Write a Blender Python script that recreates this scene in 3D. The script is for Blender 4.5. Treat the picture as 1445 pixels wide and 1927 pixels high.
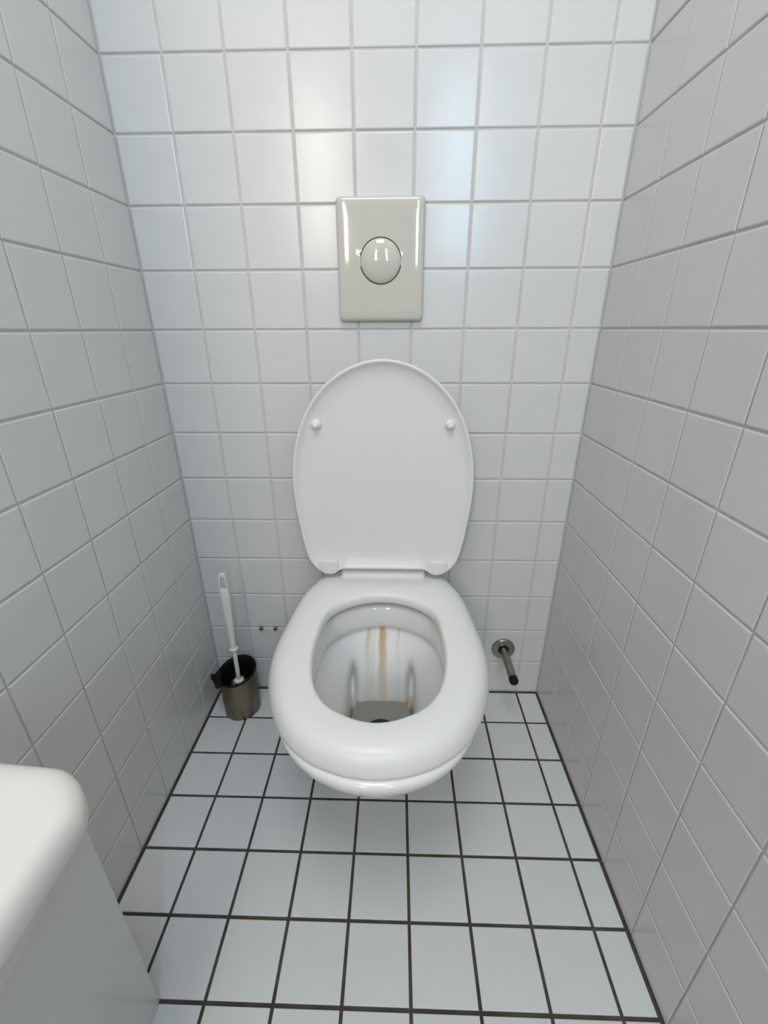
import bpy, bmesh, math, random
from mathutils import Matrix, Vector
random.seed(7)
for o in list(bpy.data.objects):
    bpy.data.objects.remove(o)
S = bpy.context.scene
COL = S.collection

# ---------------------------------------------------------------- camera
CAM = Vector((0.04498, -0.91172, 0.91929))
PITCH, ROLL, YAW, FPX = 0.40035, -0.00407, -0.02861, 813.935
fwd = Vector((math.sin(YAW)*math.cos(PITCH), math.cos(YAW)*math.cos(PITCH), -math.sin(PITCH)))
right = Vector((math.cos(YAW), -math.sin(YAW), 0))
up = right.cross(fwd)
r2 = math.cos(ROLL)*right + math.sin(ROLL)*up
u2 = -math.sin(ROLL)*right + math.cos(ROLL)*up
cd = bpy.data.cameras.new('camera')
cam = bpy.data.objects.new('camera', cd)
COL.objects.link(cam)
M = Matrix((r2, u2, -fwd)).transposed().to_4x4()
M.translation = CAM
cam.matrix_world = M
cd.sensor_fit = 'HORIZONTAL'
cd.sensor_width = 36
cd.lens = FPX*36/1445
cd.clip_start = 0.01
S.camera = cam

# ---------------------------------------------------------------- world, lights, exposure
W = bpy.data.worlds.new('world')
S.world = W
W.use_nodes = True
W.node_tree.nodes['Background'].inputs[0].default_value = (0.75, 0.87, 1.0, 1)
W.node_tree.nodes['Background'].inputs[1].default_value = 0.3
S.view_settings.view_transform = 'Standard'
S.view_settings.look = 'None'
S.view_settings.gamma = 1
S.view_settings.use_curve_mapping = False
S.view_settings.exposure = -0.07

def area(name, loc, direction, sx, sy, power, col, spread=180):
    l = bpy.data.lights.new(name, 'AREA')
    l.shape = 'RECTANGLE'; l.size = sx; l.size_y = sy
    l.energy = power; l.color = col
    l.spread = math.radians(spread)
    o = bpy.data.objects.new(name, l)
    COL.objects.link(o)
    o.location = loc
    o.rotation_euler = Vector(direction).to_track_quat('-Z', 'Y').to_euler()
    return o
# two tall bright openings of the hall behind the viewer (warm left, daylight right) and an added overhead fill for seat and floor
area('hall_opening_light', (-0.53, -2.95, 1.92), (0, 1, 0), 0.16, 1.0, 17, (1.0, 0.87, 0.74))
area('hall_window_light', (0.375, -2.05, 1.70), (0, 1, 0), 0.11, 0.85, 8.5, (0.52, 0.77, 1.0))
area('overhead_fill_light', (-0.05, -1.05, 2.42), (0, 0, -1), 0.55, 0.80, 12, (0.97, 0.98, 0.97))  # added soft fill from above, no known lamp

# ---------------------------------------------------------------- materials
def mat(name, col, rough=0.4, metal=0.0, spec=0.5, coat=0.0):
    m = bpy.data.materials.new(name)
    m.use_nodes = True
    b = m.node_tree.nodes['Principled BSDF']
    b.inputs['Base Color'].default_value = (*col, 1)
    b.inputs['Roughness'].default_value = rough
    b.inputs['Metallic'].default_value = metal
    b.inputs['Specular IOR Level'].default_value = spec
    b.inputs['Coat Weight'].default_value = coat
    return m

def nodes(m):
    return m.node_tree.nodes, m.node_tree.links, m.node_tree.nodes['Principled BSDF']

def vary(m, colA, colB, scale, detail=3, coord='Object', bump=0.0, bump_scale=None, rough=None, stretch=(1, 1, 1)):
    """soft colour mottling plus fine relief"""
    N, L, b = nodes(m)
    tc = N.new('ShaderNodeTexCoord')
    mp = N.new('ShaderNodeMapping'); mp.inputs['Scale'].default_value = stretch
    L.new(tc.outputs[coord], mp.inputs['Vector'])
    nz = N.new('ShaderNodeTexNoise'); nz.inputs['Scale'].default_value = scale; nz.inputs['Detail'].default_value = detail
    L.new(mp.outputs[0], nz.inputs['Vector'])
    rp = N.new('ShaderNodeValToRGB')
    rp.color_ramp.elements[0].position = 0.3; rp.color_ramp.elements[0].color = (*colA, 1)
    rp.color_ramp.elements[1].position = 0.7; rp.color_ramp.elements[1].color = (*colB, 1)
    L.new(nz.outputs['Fac'], rp.inputs[0])
    L.new(rp.outputs[0], b.inputs['Base Color'])
    if bump:
        n2 = N.new('ShaderNodeTexNoise'); n2.inputs['Scale'].default_value = bump_scale or scale
        n2.inputs['Detail'].default_value = 2
        L.new(mp.outputs[0], n2.inputs['Vector'])
        bp = N.new('ShaderNodeBump'); bp.inputs['Strength'].default_value = bump; bp.inputs['Distance'].default_value = 0.001
        L.new(n2.outputs['Fac'], bp.inputs['Height'])
        L.new(bp.outputs[0], b.inputs['Normal'])
    if rough:
        mr = N.new('ShaderNodeMapRange')
        mr.inputs['To Min'].default_value = rough[0]; mr.inputs['To Max'].default_value = rough[1]
        L.new(nz.outputs['Fac'], mr.inputs['Value'])
        L.new(mr.outputs[0], b.inputs['Roughness'])
    return m

MT = {}
MT['wall_tile'] = vary(mat('wall_tile_glaze', (.72, .73, .74), 0.2), (.652, .655, .648), (.692, .692, .684), 5, bump=0.22, bump_scale=22, rough=(0.17, 0.27))
MT['wall_grout'] = vary(mat('wall_grout', (.55, .53, .5), 0.85), (.56, .545, .52), (.64, .63, .605), 30)
MT['floor_tile'] = vary(mat('floor_tile_glaze', (.66, .68, .69), 0.42), (.645, .665, .665), (.685, .70, .70), 7, bump=0.15, bump_scale=60, rough=(0.36, 0.48))
MT['floor_grout'] = vary(mat('floor_grout', (.06, .05, .045), 0.9), (.045, .036, .032), (.085, .072, .062), 25)
MT['seat'] = mat('seat_plastic', (.80, .80, .77), 0.33)
MT['lid'] = mat('lid_plastic', (.74, .74, .725), 0.33)
MT['plate'] = mat('plate_plastic', (.60, .575, .51), 0.07, spec=0.6)
MT['gap'] = mat('gap_black', (.012, .011, .01), 0.7)  # near-black that stands in for shade inside gaps and holes
MT['steel'] = vary(mat('brushed_steel', (.33, .30, .26), 0.3, 1.0), (.27, .25, .215), (.38, .355, .31), 40, rough=(0.24, 0.36), stretch=(1, 1, .1))
MT['black'] = mat('black_plastic', (.006, .006, .006), 0.5, spec=0.25)
MT['brushwhite'] = mat('brush_plastic', (.78, .79, .74), 0.38)
MT['bristle'] = mat('bristle_nylon', (.72, .73, .72), 0.5)
MT['screw'] = mat('screw_steel', (.20, .16, .15), 0.35, 1.0)
MT['basin'] = vary(mat('basin_ceramic', (.80, .785, .73), 0.3), (.78, .77, .715), (.82, .80, .75), 6)
MT['casing'] = vary(mat('casing_glaze', (.68, .69, .70), 0.22), (.63, .635, .635), (.66, .662, .66), 6, bump=0.1, bump_scale=15)
MT['plaster'] = mat('plaster_white', (.75, .75, .74), 0.9)
MT['hallfloor'] = mat('hall_floor_grey', (.45, .46, .46), 0.6)
MT['stem'] = MT['brushwhite']

# stained sheet-steel of the brush holder
MT['dirty_steel'] = vary(mat('stained_steel', (.30, .25, .18), 0.34, 1.0), (.07, .052, .03), (.30, .26, .19), 14, detail=5, rough=(0.28, 0.46), stretch=(1, 1, .25))

# glazed ceramic with rust streaks running down the back of the bowl (object space, metres)
def ceramic():
    m = mat('toilet_ceramic', (.80, .80, .79), 0.15)
    N, L, b = nodes(m)
    tc = N.new('ShaderNodeTexCoord')
    sp = N.new('ShaderNodeSeparateXYZ'); L.new(tc.outputs['Object'], sp.inputs[0])
    nz = N.new('ShaderNodeTexNoise'); nz.inputs['Scale'].default_value = 35; nz.inputs['Detail'].default_value = 3
    mp = N.new('ShaderNodeMapping'); mp.inputs['Scale'].default_value = (1, 1, .35)
    L.new(tc.outputs['Object'], mp.inputs[0]); L.new(mp.outputs[0], nz.inputs['Vector'])
    def math_(op, a, bb=None, clamp=False):
        n = N.new('ShaderNodeMath'); n.operation = op; n.use_clamp = clamp
        for i, v in enumerate((a, bb)):
            if v is None: continue
            if isinstance(v, (int, float)): n.inputs[i].default_value = v
            else: L.new(v, n.inputs[i])
        return n.outputs[0]
    def maprange(v, a, c, d, e):
        n = N.new('ShaderNodeMapRange'); n.interpolation_type = 'SMOOTHSTEP'
        n.inputs['From Min'].default_value = a; n.inputs['From Max'].default_value = c
        n.inputs['To Min'].default_value = d; n.inputs['To Max'].default_value = e
        L.new(v, n.inputs['Value']); return n.outputs[0]
    wob = math_('MULTIPLY', math_('SUBTRACT', nz.outputs['Fac'], .5), .012)
    xw = math_('ADD', sp.outputs[0], wob)
    inside = math_('MULTIPLY', maprange(sp.outputs[1], -.30, -.26, 0, 1), maprange(sp.outputs[1], -.12, -.11, 1, 0))
    total = None
    for x0, wd, ztop, zlow, amt in ((0.000, .0095, .34, .25, .95), (-.030, .0075, .34, .29, .55), (.034, .006, .338, .31, .25), (-.022, .012, .30, .2, .16), (.002, .012, .31, .17, .45)):
        d = math_('ABSOLUTE', math_('SUBTRACT', xw, x0))
        s = maprange(d, wd*.35, wd, 1, 0)
        v = maprange(sp.outputs[2], zlow-.06, ztop-.01, .18, 1)
        cut = maprange(sp.outputs[2], .3325, .3345, 1, 0)
        t = math_('MULTIPLY', math_('MULTIPLY', math_('MULTIPLY', s, v), cut), amt)
        total = t if total is None else math_('MAXIMUM', total, t)
    # scum line just above the water
    scum = math_('MULTIPLY', maprange(sp.outputs[2], .197, .206, 1, 0), maprange(nz.outputs['Fac'], .3, .7, .2, .75))
    total = math_('MAXIMUM', total, scum)
    total = math_('MULTIPLY', total, inside, True)
    mx = N.new('ShaderNodeMix'); mx.data_type = 'RGBA'
    mx.inputs['A'].default_value = (.80, .80, .79, 1)
    mx.inputs['B'].default_value = (.52, .33, .12, 1)
    rg = maprange(sp.outputs[2], .334, .336, .42, .13)     # limescale dulls the glaze below the rim
    bulk = math_('MULTIPLY', inside, 1.0)
    rr_ = N.new('ShaderNodeMix'); rr_.data_type = 'FLOAT'
    L.new(bulk, rr_.inputs['Factor']); rr_.inputs['A'].default_value = .13; L.new(rg, rr_.inputs['B'])
    L.new(rr_.outputs['Result'], b.inputs['Roughness'])
    L.new(total, mx.inputs['Factor'])
    L.new(mx.outputs['Result'], b.inputs['Base Color'])
    return m
MT['ceramic'] = ceramic()
MT['water'] = mat('water_surface', (.42, .425, .39), 0.03)
b_ = MT['water'].node_tree.nodes['Principled BSDF']
b_.inputs['IOR'].default_value = 1.33
b_.inputs['Transmission Weight'].default_value = 0.35

# ---------------------------------------------------------------- helpers
def link(name, me, m, parent=None, smooth=False, angle=None):
    o = bpy.data.objects.new(name, me)
    COL.objects.link(o)
    if m is not None and not me.materials:
        me.materials.append(m)
    if smooth:
        for p in me.polygons: p.use_smooth = True
        if angle:
            try: me.set_sharp_from_angle(angle=math.radians(angle))
            except Exception: pass
    o.parent = parent
    return o

def obj(name, verts, faces, m, parent=None, smooth=False, angle=None, recalc=True):
    me = bpy.data.meshes.new(name)
    me.from_pydata([tuple(v) for v in verts], [], faces)
    if recalc:
        bm = bmesh.new(); bm.from_mesh(me)
        bmesh.ops.recalc_face_normals(bm, faces=bm.faces)
        bm.to_mesh(me); bm.free()
    me.update()
    return link(name, me, m, parent, smooth, angle)

def thing(name, label, cat, loc=(0, 0, 0), group=None):
    o = bpy.data.objects.new(name, None)
    COL.objects.link(o)
    o.location = loc
    o['label'] = label; o['category'] = cat
    if group: o['group'] = group
    return o

def tag(o, label, cat, group=None):
    o['label'] = label; o['category'] = cat
    if group: o['group'] = group
    return o

def struct(o, label):
    o['kind'] = 'structure'; o['label'] = label
    return o

def box(x0, x1, y0, y1, z0, z1):
    v = [(x, y, z) for x in (x0, x1) for y in (y0, y1) for z in (z0, z1)]
    f = [(0, 1, 3, 2), (4, 6, 7, 5), (0, 4, 5, 1), (2, 3, 7, 6), (0, 2, 6, 4), (1, 5, 7, 3)]
    return v, f

def loft(rings, closed=True, cap0=False, cap1=False):
    """rings: lists of points with equal counts"""
    n = len(rings[0]); V = [p for r in rings for p in r]; F = []
    for k in range(len(rings)-1):
        for i in range(n if closed else n-1):
            j = (i+1) % n
            F.append((k*n+i, k*n+j, (k+1)*n+j, (k+1)*n+i))
    if cap0: F.append(tuple(range(n)))
    if cap1: F.append(tuple((len(rings)-1)*n+i for i in reversed(range(n))))
    return V, F

def fan_close(V, F, ring_start, n, point):
    V.append(point); c = len(V)-1
    for i in range(n): F.append((ring_start+i, ring_start+(i+1) % n, c))

def lathe(profile, n=48, axis='Z', origin=(0, 0, 0)):
    """profile (r, h) revolved about an axis through origin; ends on r=0 close it"""
    rings = []
    for r, h in profile:
        ring = []
        for i in range(n):
            a = 2*math.pi*i/n
            p = (r*math.cos(a), r*math.sin(a), h)
            if axis == 'Y': p = (r*math.cos(a), -h, r*math.sin(a))
            if axis == 'X': p = (h, r*math.cos(a), r*math.sin(a))
            ring.append((p[0]+origin[0], p[1]+origin[1], p[2]+origin[2]))
        rings.append(ring)
    return loft(rings)

def interp(tab, x):
    if x <= tab[0][0]: return tab[0][1]
    for (a, b), (c, d) in zip(tab, tab[1:]):
        if x <= c: return b+(d-b)*(x-a)/(c-a)
    return tab[-1][1]

def sstep(a, b, x):
    t = min(1, max(0, (x-a)/(b-a))); return t*t*(3-2*t)

def polar_outline(half, cx, cy, n, smooth=2):
    """half: (y, halfwidth) from one end to the other, first and last with halfwidth 0 -> radius by angle about (cx, cy)"""
    pts = [(w, y-cy) for y, w in half]
    poly = pts + [(-w, y) for w, y in reversed(pts[1:-1])]
    rad = []
    for i in range(n):
        a = 2*math.pi*i/n; dx, dy = math.cos(a), math.sin(a); best = 0
        for (x1, y1), (x2, y2) in zip(poly, poly[1:]+poly[:1]):
            ex, ey = x2-x1, y2-y1; den = dx*ey-dy*ex
            if abs(den) < 1e-12: continue
            t = (x1*ey-y1*ex)/den; u = (x1*dy-y1*dx)/den
            if -1e-9 <= u <= 1+1e-9 and t > best: best = t
        rad.append(best)
    for _ in range(smooth):
        rad = [(rad[i-1]+2*rad[i]+rad[(i+1) % n])/4 for i in range(n)]
    return rad

# ---------------------------------------------------------------- structure
T = 0.102                      # tile pitch
HW = 0.43548                   # half width of the cubicle
XC = 3.2844                    # column index of the room centre
YEND = -1.25                   # cubicle depth, doorway behind the camera
CEIL = 2.45
GD = 0.0022                    # grout recess
cols = [(k-XC)*T for k in range(-1, 9)]           # vertical joints of back wall and floor
cols = [x for x in cols if -HW+.02 < x < HW-.02]
Z12 = 1.004*T - 0.0                              # lowest wall joint above the floor
rows = [Z12 + k*T for k in range(0, 23)]

tile_cache = {}
def tile_mesh(w, h, m, joint, bev, depth, bu=1.0):
    # bu scales the bevel of the upright edges
    key = (round(w, 4), round(h, 4), m.name, bu)
    if key in tile_cache: return tile_cache[key]
    a, b = w/2-joint/2, h/2-joint/2
    def r(a, b, z): return [(-a, -b, z), (a, -b, z), (a, b, z), (-a, b, z)]
    V, F = loft([r(a, b, -depth), r(a, b, -bev*.75), r(a-bev*.35*bu, b-bev*.35, -bev*.25), r(a-bev*bu, b-bev, 0)], cap1=True)
    me = bpy.data.meshes.new('tile')
    me.from_pydata(V, [], F)
    bm = bmesh.new(); bm.from_mesh(me)
    bmesh.ops.recalc_face_normals(bm, faces=bm.faces)
    # the open shell: make the broad face point to +z
    bm.faces.ensure_lookup_table()
    top = max(bm.faces, key=lambda f: f.calc_area())
    if top.normal.z < 0: bmesh.ops.reverse_faces(bm, faces=bm.faces)
    bm.to_mesh(me); bm.free()
    me.materials.append(m)
    tile_cache[key] = me
    return me

def lay(parent, us, vs, frame, m, joint, bev, depth, jit=0.0011, off=0.00012, bu=1.0):
    """us, vs: joint positions along two axes incl. both borders; frame(u, v) -> (location, 3x3)"""
    for u0, u1 in zip(us, us[1:]):
        for v0, v1 in zip(vs, vs[1:]):
            if u1-u0 < .012 or v1-v0 < .012: continue
            me = tile_mesh(u1-u0, v1-v0, m, joint, bev, depth, bu)
            o = bpy.data.objects.new('tile', me)
            COL.objects.link(o)
            loc, R = frame((u0+u1)/2, (v0+v1)/2)
            Rj = Matrix.Rotation(random.gauss(0, jit), 3, 'X') @ Matrix.Rotation(random.gauss(0, jit), 3, 'Y')
            mw = (R @ Rj).to_4x4()
            n = R @ Vector((0, 0, 1))
            mw.translation = Vector(loc) + n*random.gauss(0, off)
            o.matrix_world = mw
            o.parent = parent

wall_back = struct(obj('wall_back', *box(-HW-.05, HW+.05, GD, .06, -.05, CEIL), MT['wall_grout']), 'back wall of small square white tiles behind the toilet')
wall_left = struct(obj('wall_left', *box(-HW-.06, -HW-GD, YEND, GD, -.05, CEIL), MT['wall_grout']), 'left side wall of small square white tiles')
wall_right = struct(obj('wall_right', *box(HW+GD, HW+.06, YEND, GD, -.05, CEIL), MT['wall_grout']), 'right side wall of small square white tiles')
floor = struct(obj('floor', *box(-HW-GD, HW+GD, YEND, GD, -.06, -.0018), MT['floor_grout']), 'floor of square pale grey tiles with dark joints')

us = [-HW] + cols + [HW]
vs = [0.0] + rows + [CEIL]
lay(wall_back, us, vs, lambda u, v: ((u, 0, v), Matrix(((1, 0, 0), (0, 0, -1), (0, 1, 0)))), MT['wall_tile'], .0032, .0022, GD)
def depth_joints(d1): return [0.0] + [d1 + k*T for k in range(0, 12) if d1+k*T < -YEND-.02] + [-YEND]
dl = depth_joints(1.045*T)
lay(wall_left, dl, vs, lambda u, v: ((-HW, -u, v), Matrix(((0, 0, 1), (-1, 0, 0), (0, -1, 0))) if False else Matrix(((0, 0, 1), (1, 0, 0), (0, 1, 0)))), MT['wall_tile'], .0030, .0021, GD, bu=.35)
dr = depth_joints(1.075*T)
lay(wall_right, dr, vs, lambda u, v: ((HW, -u, v), Matrix(((0, 0, -1), (-1, 0, 0), (0, 1, 0)))), MT['wall_tile'], .0030, .0021, GD, bu=.35)
df = depth_joints(1.0*T)
usf = [-HW+.0025] + cols + [HW-.0025]
dff = [.003] + df[1:]
lay(floor, usf, dff, lambda u, v: ((u, -v, 0), Matrix(((1, 0, 0), (0, 1, 0), (0, 0, 1)))), MT['floor_tile'], .0052, .0009, .0018, jit=.0008)

# hall beyond the open door behind the camera, and the shared ceiling
HX, HY, DY = 1.35, -3.1, -1.60
struct(obj('ceiling', *box(-HX-.05, HX+.05, HY-.05, .06, CEIL, CEIL+.06), MT['plaster']), 'plain white ceiling above the tiled cubicle')
struct(obj('floor_hall', *box(-HX, HX, HY, YEND, -.06, 0), MT['hallfloor']), 'plain grey floor of the hall behind the viewer')
struct(obj('wall_hall_left', *box(-HX-.06, -HX, HY, YEND, 0, CEIL), MT['plaster']), 'plain white left wall of the hall')
struct(obj('wall_hall_right', *box(HX, HX+.06, HY, YEND, 0, CEIL), MT['plaster']), 'plain white right wall of the hall')
struct(obj('wall_hall_end', *box(-HX-.06, HX+.06, HY-.06, HY, 0, CEIL), MT['plaster']), 'plain white far wall of the hall')
struct(obj('wall_door_left', *box(-HX, -HW-.0005, DY, YEND, 0, CEIL), MT['plaster']), 'white wall left of the cubicle doorway')
struct(obj('wall_door_right', *box(HW+.0005, HX, DY, YEND, 0, CEIL), MT['plaster']), 'white wall right of the cubicle doorway')

# boxed-in casing below the washbasin on the left wall
PX, PY, PZ = -0.300, -0.610, 0.410
me = bpy.data.meshes.new('wall_casing')
bm = bmesh.new()
v, f = box(-HW+.0015, PX, YEND, PY, 0.0, PZ)
bv = [bm.verts.new(p) for p in v]
for q in f: bm.faces.new([bv[i] for i in q])
bmesh.ops.recalc_face_normals(bm, faces=bm.faces)
bmesh.ops.bevel(bm, geom=[e for e in bm.edges], offset=.002, segments=2, affect='EDGES')
bm.to_mesh(me); bm.free()
struct(link('wall_casing', me, MT['casing']), 'smooth white boxed-in casing under the washbasin at left')

# ---------------------------------------------------------------- toilet
TX = 0.019                      # symmetry axis
toilet = thing('toilet', 'white wall-hung toilet with raised lid and rust-stained bowl', 'toilet', (TX, 0, 0))
N = 192
CY = -0.31
seat_half = [(-.5515, 0), (-.5508, .018), (-.5455, .047), (-.5316, .083), (-.5124, .1104), (-.4933, .1289), (-.4741, .1423), (-.455, .1532), (-.4358, .1621), (-.4167, .1692), (-.3975, .1751), (-.3784, .1795), (-.3592, .1828), (-.3401, .1851), (-.3209, .1860), (-.3018, .1860), (-.2826, .185), (-.2635, .1833), (-.2443, .1813), (-.2251, .1793), (-.206, .1773), (-.1868, .1752), (-.1677, .1726), (-.1485, .169), (-.1294, .1648), (-.1102, .158), (-.090, .149), (-.076, .139), (-.066, .123), (-.059, .1), (-.0555, .06), (-.0545, 0)]
hole_half = [(-.4775, 0), (-.4765, .014), (-.4705, .0336), (-.4544, .0654), (-.4384, .0805), (-.4223, .091), (-.4062, .0975), (-.3902, .1023), (-.3741, .1056), (-.358, .1083), (-.342, .1099), (-.3259, .1108), (-.3098, .1110), (-.2937, .11), (-.2777, .1078), (-.2616, .1042), (-.2455, .0978), (-.2295, .0885), (-.2134, .0719), (-.2015, .0545), (-.192, .035), (-.187, .017), (-.1855, 0)]
seat_half = [(y if y > -.31 else -.31+(y+.31)*.938, w) for y, w in seat_half]
hole_half = [((-.31+(y+.31)*1.16) if y > -.31 else -.31+(y+.31)*.985, w*(1+.17*sstep(-.29, -.19, y))) for y, w in hole_half]
Ro = polar_outline(seat_half, 0, CY, N)
Ri = polar_outline(hole_half, 0, CY, N, 8)
ANG = [2*math.pi*i/N for i in range(N)]
def ring(rad, z):
    return [(r*math.cos(a), CY + r*math.sin(a), z if not callable(z) else z(a)) for r, a in zip(rad, ANG)]
def mixr(u): return [a+(b-a)*u for a, b in zip(Ri, Ro)]

# seat ring
prof = [(.10, .3925), (.03, .3985), (.003, .4005), (-.003, .4045), (-.001, .4115), (.014, .4170), (.045, .4204), (.10, .4218), (.25, .4224), (.42, .4226), (.58, .4218), (.70, .4198), (.80, .4164), (.885, .4108), (.95, .4030), (.992, .394), (1.0, .3895), (.99, .387), (.97, .3865)]
def seat_z(u, z):
    def f(a):      # the rear edge is flat and square, the rest rounds over
        b = sstep(.80, .93, math.sin(a))
        if u > .45 and z > .388: return z + b*(.4195-z)*(.93 if u < .985 else .75)
        return z
    return f
V, F = loft([ring(mixr(u), seat_z(u, z)) for u, z in prof + [prof[0]]])
seat = obj('seat', V, F, MT['seat'], toilet, True)
seat['label'] = 'white plastic toilet seat ring'
# hinge tongue of the seat between the lid knuckles
def capsule_x(x0, x1, r, y, z, n=24, rnd=.3):
    pr = [(0.0001, x0), (r*.6, x0), (r*.92, x0+r*.08*3), (r, x0+r*rnd*1.5), (r, x1-r*rnd*1.5), (r*.92, x1-r*.24), (r*.6, x1), (.0001, x1)]
    return lathe(pr, n, 'X', (0, y, z))
hinge = obj('hinge', *capsule_x(-.092, .092, .0160, -.0840, .4185), MT['seat'], toilet, True)

# lid, raised and leaning on the wall side
lid_half = [(.0075, 0), (.0075, .05), (.0078, .0935), (-.0045, .099), (-.0062, .115), (-.001, .131), (.008, .1428), (.018, .152), (.033, .1596), (.0519, .1647), (.0708, .1687), (.0896, .1721), (.1085, .1751), (.1274, .1777), (.1463, .1802), (.1651, .182), (.184, .1832), (.2029, .1834), (.2218, .1828), (.2406, .1808), (.2595, .1777), (.2784, .1734), (.2973, .1682), (.3161, .1613), (.335, .1528), (.3539, .1416), (.3727, .1274), (.3916, .1091), (.4105, .0842), (.4225, .061), (.431, .036), (.4348, .014), (.4354, 0)]
LC = 0.215
NL = 240
LANG = [2*math.pi*i/NL for i in range(NL)]
Rl = polar_outline(lid_half, 0, LC, NL, 1)
ly0, lz0, ly1, lz1 = -.10, .435, -.055, .865
ll = math.hypot(ly1-ly0, lz1-lz0)
ud = ((ly1-ly0)/ll, (lz1-lz0)/ll)         # along the lid (y, z)
nd = (-ud[1], ud[0])                       # towards the viewer (y, z)
def lid_pt(x, s, n): return (x, ly0+ud[0]*s+nd[0]*n, lz0+ud[1]*s+nd[1]*n)
def lid_ring(inset, n):
    out = []
    for r, a in zip(Rl, LANG):
        rr = r*(1-inset) if inset > .25 else max(r-inset*.18, 0)
        out.append(lid_pt(rr*math.cos(a), LC+rr*math.sin(a), n))
    return out
rings = []
for ins, n in ((0.985, -.0265), (.6, -.0262), (.3, -.0245), (.2, -.0225), (.1, -.0170), (.04, -.0100), (.012, -.0040), (0, .0005), (.002, .0045), (.012, .0068), (.026, .0070), (.040, .0052), (.056, .0022), (.09, -.0012), (.15, -.0042), (.22, -.0062), (.45, -.0082), (.7, -.0090), (.985, -.0094)):
    rings.append(lid_ring(ins, n))
V, F = loft(rings, cap0=True, cap1=True)
lid = obj('lid', V, F, MT['lid'], toilet, True, 60)
lid['label'] = 'raised white plastic toilet lid'
for sx in (-1, 1):
    c = lid_pt(sx*.1315, .313, -.0035)
    pr = [(.0105, -.002), (.0105, .002), (.0092, .0042), (.0062, .0048), (.0060, .010), (.0055, .0122), (.0040, .0138), (.0020, .0145), (.0001, .0147)]
    obj('buffer', *lathe(pr, 28, 'Y', c), MT['seat'], lid, True)
    # moulded knuckle filling the lower corner
    R_ = []
    for k, n in ((1.0, -.008), (1.0, .0035), (.97, .0055), (.90, .0067), (.78, .0073), (.5, .0076), (.05, .0077)):
        rg_ = []
        for b in [2*math.pi*q/40 for q in range(40)]:
            c_, s_ = math.cos(b), math.sin(b); q_ = (abs(c_)**3.2+abs(s_)**3.2)**(-1/3.2)
            dx, ds = .0215*q_*c_*k, .0165*q_*s_*k
            if sx*dx > 0 and ds < 0: dx *= 1-.35*(-ds/.0165)      # follow the rounded corner of the lid
            rg_.append(lid_pt(sx*.1175+dx, .0125+ds, n))
        R_.append(rg_)
    V, F = loft(R_, cap0=True, cap1=True)
    obj('hinge_knuckle', V, F, MT['lid'], lid, True, 70)

# bowl: outer body running back to the wall, rim, inner rim band and washdown basin, one ceramic piece
NB = N
def outer_ring(z, sx, sy, wb, inset, yb=-.003):
    """egg-shaped front joined to a block that runs back to the wall"""
    out = []
    for a, r in zip(ANG, Ro):
        x, y = (r-inset)*math.cos(a), CY+(r-inset)*math.sin(a)
        yy = -.20+(y+.20)*sy if y < -.20 else y
        xx = x*sx
        if y > -.20:
            t = sstep(-.20, -.10, y)
            xx = x*(sx*(1-t)+t*wb/.17)
            if y > -.13: yy = -.13 + (y+.13)*( (.13+yb)/(.13-.0545-inset) )
            yy = min(yy, yb)
        out.append((xx, yy, z))
    return out
lev = [(.3845, .97, 1.02, .172, .010), (.3835, .970, 1.027, .174, .0050), (.380, .970, 1.032, .175, .003), (.373, .968, 1.032, .176, .003), (.364, .958, 1.026, .176, .004), (.352, .938, 1.012, .175, .006), (.336, .900, .988, .173, .008), (.316, .850, .955, .170, .009), (.294, .790, .912, .166, .010), (.270, .725, .852, .160, .010), (.240, .650, .762, .152, .010), (.205, .57, .64, .142, .010), (.165, .49, .50, .13, .010), (.125, .42, .36, .118, .010), (.098, .38, .24, .108, .010), (.085, .33, .13, .098, .010)]
outer = [outer_ring(*l) for l in lev]
inner_top = [max(a+.012, 0) for a in Ri]            # ceramic opening, a little wider than the seat hole
def scale_open(k): return [r*k for r in inner_top]
inner = []
inner.append(ring([a+.022 for a in Ri], .3846))
inner.append(ring([a+.015 for a in Ri], .3838))
inner.append(ring([a+.0105 for a in Ri], .381))
inner.append(ring([a+.008 for a in Ri], .370))
inner.append(ring([a+.0065 for a in Ri], .352))
inner.append(ring([a+.0055 for a in Ri], .3395))
inner.append(ring([a+.0065 for a in Ri], .3360))
inner.append(ring([a+.0105 for a in Ri], .3345))
inner.append(ring([a+.0145 for a in Ri], .3342))
# basin below the rim
def sump_r(a):
    ex = 3.2 if math.sin(a) < 0 else 5.0
    hx = .056; hy = .078 if math.sin(a) > 0 else .085
    c, s = abs(math.cos(a))/hx, abs(math.sin(a))/hy
    return (c**ex+s**ex)**(-1/ex)
Rs = [sump_r(a) for a in ANG]
zs = [.333, .330, .326, .321, .315, .308, .30, .29, .28, .27, .26, .25, .24, .23, .222, .214, .207, .200, .192, .182, .17, .155, .14]
for z in zs:
    side = interp([(.14, 1.04), (.17, 1.02), (.19, .98), (.20, .94), (.214, .87), (.23, .77), (.25, .62), (.27, .46), (.29, .30), (.31, .13), (.325, .03), (.334, .0), (.36, -.01)], z)
    back = interp([(.14, 1.25), (.17, 1.1), (.20, .97), (.22, .86), (.25, .68), (.28, .44), (.31, .18), (.325, .05), (.334, 0), (.36, 0)], z)
    pts = []
    for i, a in enumerate(ANG):
        bk = max(0, math.sin(a))**2
        k = side*(1-bk)+back*bk
        r = (Ri[i]+.0165)*(1-k)+Rs[i]*k
        x, y = r*math.cos(a), CY+r*math.sin(a)
        # two grooves flanking the back panel
        if math.sin(a) > 0:
            g = math.exp(-((abs(x)-.059)/.0075)**2)*sstep(.29, .225, z)
            y += .040*g*sstep(.1, .5, math.sin(a))
            x += math.copysign(.006*g, x)
        pts.append((x, y, z))
    inner.append(pts)
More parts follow.
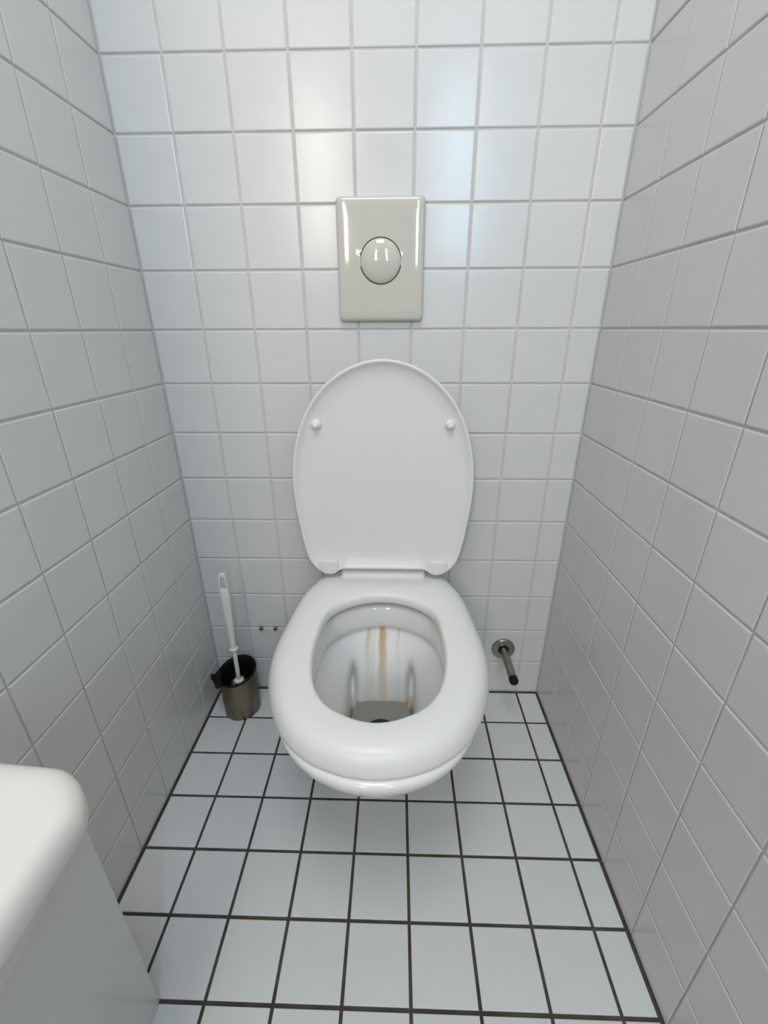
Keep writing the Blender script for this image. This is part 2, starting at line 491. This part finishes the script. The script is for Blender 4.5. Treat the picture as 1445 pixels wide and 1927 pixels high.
# sump floor
last = inner[-1]
cx = 0; cyy = sum(p[1] for p in last)/len(last)
for k, z in ((.7, .125), (.35, .115), (.02, .112)):
    inner.append([(p[0]*k, cyy+(p[1]-cyy)*k, z) for p in last])
V, F = loft(list(reversed(outer)) + inner, cap0=True, cap1=True)
bowl = obj('bowl', V, F, MT['ceramic'], toilet, True)
bowl['label'] = 'glossy white ceramic toilet bowl with rust streaks inside'
# water
WZ = .199
wr = [(math.cos(a)*Rs[i]*1.05, CY+math.sin(a)*Rs[i]*1.14, WZ) for i, a in enumerate(ANG)]
V = list(wr) + [(0, CY, WZ)]
F = [(i, (i+1) % N, N) for i in range(N)]
water = obj('water', V, F, MT['water'], bowl, True)
for p in water.data.polygons:
    pass
# black sheet on the water standing in for the shaded trap mouth
tr = []
for i in range(48):
    a = 2*math.pi*i/48
    tr.append((.042*math.cos(a), -.330+.054*math.sin(a)))
V = [(x, y, WZ+.0012) for x, y in tr] + [(x, y, WZ-.012) for x, y in tr]
F = [tuple(range(48))] + [(i, (i+1) % 48, 48+(i+1) % 48, 48+i) for i in range(48)]
obj('trap_mouth_shade', V, F, MT['gap'], bowl)

# ---------------------------------------------------------------- flush plate
PXc, PZc = 0.0150, 1.0325
plate = thing('flush_plate', 'cream plastic flush plate with round button on tiled wall', 'flush plate', (PXc, 0, PZc))
def rrect(w, h, r, n=10):
    out = []                                  # evenly spread by angle about the centre
    cands = sorted([2*math.pi*i/72 for i in range(72)] + [math.atan2(s1*(h-r*(1-math.sin(b))), s2*(w-r*(1-math.cos(b)))) % (2*math.pi) for s1 in (-1, 1) for s2 in (-1, 1) for b in [math.pi/2*k/n for k in range(n+1)]])
    for a in cands:
        c, d = math.cos(a), math.sin(a)
        t = min(w/abs(c) if abs(c) > 1e-9 else 9, h/abs(d) if abs(d) > 1e-9 else 9)
        x, z = t*c, t*d
        if abs(x) > w-r and abs(z) > h-r:
            # intersect with the corner arc
            ccx, ccz = math.copysign(w-r, x), math.copysign(h-r, z)
            bq = c*ccx+d*ccz; cq = ccx*ccx+ccz*ccz-r*r
            t = bq+math.sqrt(max(0, bq*bq-cq)); x, z = t*c, t*d
        out.append((x, z))
    return out
pw, ph = .0785, .0995
rings = []
for ins, y in ((.001, .0), (0, -.003), (0, -.0075), (.0012, -.0102), (.0035, -.0120), (.0065, -.0128), (.012, -.0133)):
    rings.append([(x, y, z) for x, z in rrect(pw-ins, ph-ins, .0075)])
def lerp_ring(k, y):
    return [(x*k, y, z*k) for x, z in rrect(pw-.012, ph-.012, .0075)]
for k, y in ((.86, -.01345), (.7, -.0136), (.55, -.0137)):
    rings.append(lerp_ring(k, y))
# last ring becomes the circular seat of the button
circ = []
for x, z in rrect(pw-.012, ph-.012, .0075):
    a = math.atan2(z, x); circ.append((.0380*math.cos(a), -.0138, .0380*math.sin(a)))
rings.append(circ)
rings.append([(x*.99, -.006, z*.99) for x, y, z in circ])
V, F = loft(rings, cap1=True)
cover = obj('cover', V, F, MT['plate'], plate, True, 50)
cover['label'] = 'cream plastic cover'
obj('button_gap', *lathe([(.0379, .0062), (.0379, .0128), (.0362, .0128), (.0362, .0062)], 64, 'Y'), MT['gap'], plate, True, 40)
obj('button', *lathe([(.0364, .007), (.0364, .0138), (.0360, .0148), (.034, .0162), (.029, .0184), (.022, .0202), (.014, .0214), (.007, .0220), (.0001, .0222)], 64, 'Y'), MT['plate'], plate, True, 50)

# ---------------------------------------------------------------- spare roll holder on the wall
rh = thing('toilet_roll_holder', 'brushed steel spare toilet roll peg low on the back wall', 'roll holder', (.3285, 0, .1495))
fl = obj('flange', *lathe([(.0001, -.0005), (.0295, -.0005), (.0295, .0058), (.0285, .0072), (.0265, .0078), (.0145, .0078), (.0140, .0060), (.0125, .0030), (.0001, .0030)], 48, 'Y'), MT['steel'], rh, True, 35)
obj('recess', *lathe([(.0138, .0031), (.0138, .0064), (.0096, .0064)], 40, 'Y'), MT['gap'], rh, True)
obj('rod', *lathe([(.0001, .003), (.0100, .003), (.0100, .108), (.0001, .108)], 32, 'Y'), MT['steel'], rh, True, 35)
cap = obj('end_cap', *lathe([(.0103, .1065), (.0106, .1085), (.0106, .1175), (.0098, .1195), (.0080, .1202), (.0001, .1204)], 32, 'Y'), MT['black'], rh, True, 40)
cap['label'] = 'black rubber end cap'

# ---------------------------------------------------------------- two bare screws in the wall joint
for i, (x, lab) in enumerate(((-.301, 'small dark screw head in the tile joint, nearer the toilet brush'), (-.264, 'small dark screw head in the tile joint, nearer the toilet seat'))):
    V, F = lathe([(.0001, -.0012), (.0022, -.0012), (.0022, .0045), (.0050, .0045), (.0052, .0055), (.0046, .0072), (.0030, .0084), (.0001, .0089)], 20, 'Y')
    s = obj('screw', V, F, MT['screw'], None, True, 40)
    s.location = (x, 0, .2045)
    tag(s, lab, 'screw', 'screws left in the back wall')

# ---------------------------------------------------------------- brush holder
hx, hy = -.353, -.0700
holder = thing('toilet_brush_holder', 'round stained steel toilet brush holder with black plastic liner', 'brush holder', (hx, hy, 0))
NH = 64
def slant(a, base): return base + .0045*math.cos(a) + .0075*math.sin(a)
rings = []
for r, zz in ((.0425, .0005), (.0445, .0025), (.0448, .010)):
    rings.append([(r*math.cos(2*math.pi*i/NH), r*math.sin(2*math.pi*i/NH), zz) for i in range(NH)])
for k in range(1, 9):
    t = k/8
    rings.append([(.0448*math.cos(a), .0448*math.sin(a), .010+(slant(a, .1235)-.010)*t) for a in [2*math.pi*i/NH for i in range(NH)]])
rings.append([(.0438*math.cos(a), .0438*math.sin(a), slant(a, .1235)) for a in [2*math.pi*i/NH for i in range(NH)]])
V, F = loft(rings, cap0=True)
shell = obj('shell', V, F, MT['dirty_steel'], holder, True, 50)
shell['label'] = 'stained sheet steel shell'
# seam of the rolled sheet, facing front right
sa = math.radians(-62)
V, F = box(-.0008, .0008, -.0006, .0006, .006, .116)
seam = obj('seam', [(p[0]*math.cos(sa+math.pi/2)-p[1]*math.sin(sa+math.pi/2)+.0449*math.cos(sa), p[0]*math.sin(sa+math.pi/2)+p[1]*math.cos(sa+math.pi/2)+.0449*math.sin(sa), p[2]) for p in V], F, MT['dirty_steel'], holder)
# liner: funnel-like inner pot with a broad lip pulled out to the front left
def lip(a):
    d = (a-math.radians(205)+math.pi) % (2*math.pi)-math.pi
    return .0115*math.exp(-(d/.42)**2)
rings = []
AH = [2*math.pi*i/NH for i in range(NH)]
for r, base, kl in ((.0440, .1205, .7), (.0475, .1215, 1), (.0482, .1255, 1), (.0462, .1275, .9), (.0425, .1235, .3), (.0395, .108, 0), (.0375, .080, 0), (.0365, .040, 0), (.034, .020, 0)):
    rings.append([((r+lip(a)*kl)*math.cos(a), (r+lip(a)*kl)*math.sin(a), slant(a, base)-lip(a)*.25*kl if base > .05 else base) for a in AH])
V, F = loft(rings, cap1=True)
obj('liner', V, F, MT['black'], holder, True, 60)
# pinched tabs on the lip
for ang, ln in ((196, .012), (233, .010)):
    a = math.radians(ang)
    V, F = box(-.006, .006, 0, ln, -.010, .002)
    V = [((.051+p[1])*math.cos(a)-p[0]*math.sin(a)*(1-.4*(p[1] > 0)), (.051+p[1])*math.sin(a)+p[0]*math.cos(a)*(1-.4*(p[1] > 0)), .119+p[2]+(.004 if p[1] > 0 else 0)) for p in V]
    obj('tab', V, F, MT['black'], holder)

# ---------------------------------------------------------------- toilet brush
bx, by = -.3475, -.080
brush = thing('toilet_brush', 'white plastic toilet brush standing in the steel holder', 'toilet brush', (bx, by, .024))
Z0 = .024
lean = (.0055, -.0045)         # drift of the axis per metre is small: (x, y) shift over the full length
def axis(z): t = (z-.10)/.31; return (lean[0]*t, lean[1]*t)
def rr_ring(w, d, z, p=4, n=24):
    ax, ay = axis(z); out = []
    for i in range(n):
        a = 2*math.pi*i/n; c, s = math.cos(a), math.sin(a)
        r = (abs(c)**p+abs(s)**p)**(-1/p)
        out.append((ax+w*r*c, ay+d*r*s, z-Z0))
    return out
# grip: flat, widening upwards
gr = [(.0062, .0052, .205), (.0066, .0054, .225), (.0078, .0058, .26), (.0092, .0060, .295), (.0102, .0060, .325), (.0106, .0058, .350), (.0104, .0054, .368), (.0100, .005, .373)]
V, F = loft([rr_ring(w, d, z) for w, d, z in gr], cap0=True, cap1=True)
obj('handle', V, F, MT['brushwhite'], brush, True, 50)
# hanging loop: a frame with a tapering opening
def frame_pts(w_top, w_bot, z0, z1, inset):
    return [(-w_bot+inset, z0+inset), (w_bot-inset, z0+inset), (w_top-inset*.8, z1-inset), (-w_top+inset*.8, z1-inset)]
oz0, oz1 = .369, .416
o_ = [(-.0102, oz0), (.0102, oz0), (.0098, .383), (.0066, oz1-.002), (.0055, oz1), (-.0055, oz1), (-.0066, oz1-.002), (-.0098, .383)]
i_ = [(-.0076, .3745), (.0076, .3745), (.0071, .383), (.0040, .4095), (.0034, .4105), (-.0034, .4105), (-.0040, .4095), (-.0071, .383)]
def fr(pts, d): return [(axis(z)[0]+x, axis(z)[1]+d, z-Z0) for x, z in pts]
V, F = loft([fr(o_, -.0042), fr(o_, .0042), fr(i_, .0042), fr(i_, -.0042), fr(o_, -.0042)])
obj('hanging_loop', V, F, MT['brushwhite'], brush, True, 30)
ax, ay = axis(.204)
obj('collar', *lathe([(.0001, -.003), (.006, -.003), (.0102, -.0015), (.0108, .0005), (.0100, .0022), (.0001, .0026)], 32, 'Z', (ax, ay, .204-Z0)), MT['brushwhite'], brush, True)
V, F = loft([rr_ring(.0052, .0052, z, 2) for z in (.202, .16, .12, .07)], cap0=True, cap1=True)
obj('stem', V, F, MT['stem'], brush, True, 50)
obj('bristle_disc', *lathe([(.0001, -.002), (.0120, -.002), (.0124, .0005), (.008, .0035), (.0001, .005)], 28, 'Z', (0, 0, .104-Z0)), MT['brushwhite'], brush, True)
# bristles: thin needles fanning from the core
V = []; F = []
for k in range(420):
    z = .036+.060*random.random(); a = 2*math.pi*random.random()
    L_ = .030+.006*random.random(); tilt = random.gauss(.15, .25) if z < .1 else random.uniform(.2, .8)
    d = Vector((math.cos(a)*math.cos(tilt), math.sin(a)*math.cos(tilt), math.sin(tilt)))
    p0 = Vector((math.cos(a)*.003, math.sin(a)*.003, z-Z0)); p1 = p0+d*(L_-.0125)
    s = Vector((-math.sin(a), math.cos(a), 0))*.00035; u = d.cross(s)
    b0 = len(V)
    V += [p0+s, p0-s*.5+u*.87, p0-s*.5-u*.87, p1]
    F += [(b0, b0+1, b0+3), (b0+1, b0+2, b0+3), (b0+2, b0, b0+3), (b0, b0+2, b0+1)]
br = obj('bristles', V, F, MT['bristle'], brush, recalc=False)
br['kind'] = 'stuff'

# ---------------------------------------------------------------- washbasin at the left edge
basin = thing('washbasin', 'rounded white ceramic washbasin on the casing at the left edge', 'washbasin', (-.30, -.88, PZ))
bz = .600
bxl, bxr, byf, byn = -HW+.004, -.193, -.662, -1.09
def basin_outline(ins, r, k=12):
    x0, x1, y0, y1 = bxl+min(ins, .002), bxr-ins, byn+ins, byf-ins
    out = []
    for cx_, cy_, a0, rr in ((x1-r, y1-r, 0, r), (x0+.006, y1-.006, 90, .006), (x0+.006, y0+.006, 180, .006), (x1-r, y0+r, 270, r)):
        for j in range(k+1):
            a = math.radians(a0+90*j/k)
            x, y = cx_+rr*math.cos(a), cy_+rr*math.sin(a)
            # right-hand edge bows outward towards the middle
            t = (x-x0)/(x1-x0)
            x += .030*t*math.sin(math.pi*min(1, max(0, (y1-y)/(y1-y0))))
            y += -.018*t*t if y > (y0+y1)/2 else 0
            out.append((x+.30, y+.88))
    return out
rings = []
for ins, r, z in ((.105, .02, PZ), (.085, .02, .432), (.055, .025, .475), (.030, .028, .520), (.018, .03, .548), (.010, .032, .561), (.0035, .033, .566), (.0, .034, .573), (0, .034, .584), (.0012, .033, .5905), (.004, .032, .5955), (.0082, .03, .5988), (.015, .028, bz), (.019, .027, bz), (.028, .025, bz)):
    rings.append([(x, y, z-PZ) for x, y in basin_outline(ins, r)])
nb = len(rings[0])
# inner bowl of the basin
def inner_outline(k):
    pts = basin_outline(.062, .05)
    ccx = sum(p[0] for p in pts)/nb; ccy = sum(p[1] for p in pts)/nb
    return [(ccx+(p[0]-ccx)*k*.93, ccy+(p[1]-ccy)*k) for p in pts]
for k, z in ((1.0, .5995), (.97, .597), (.94, .588), (.88, .562), (.78, .537), (.55, .524), (.2, .519)):
    rings.append([(x, y, z-PZ) for x, y in inner_outline(k)])
V, F = loft(rings, cap0=True, cap1=True)
obj('bowl_body', V, F, MT['basin'], basin, True, 60)
cc = inner_outline(.01)[0]
obj('drain', *lathe([(.0001, .0015), (.017, .0015), (.021, .0030), (.0225, .0015), (.0225, -.003), (.0001, -.003)], 32, 'Z', (cc[0], cc[1], .5195-PZ)), MT['steel'], basin, True)
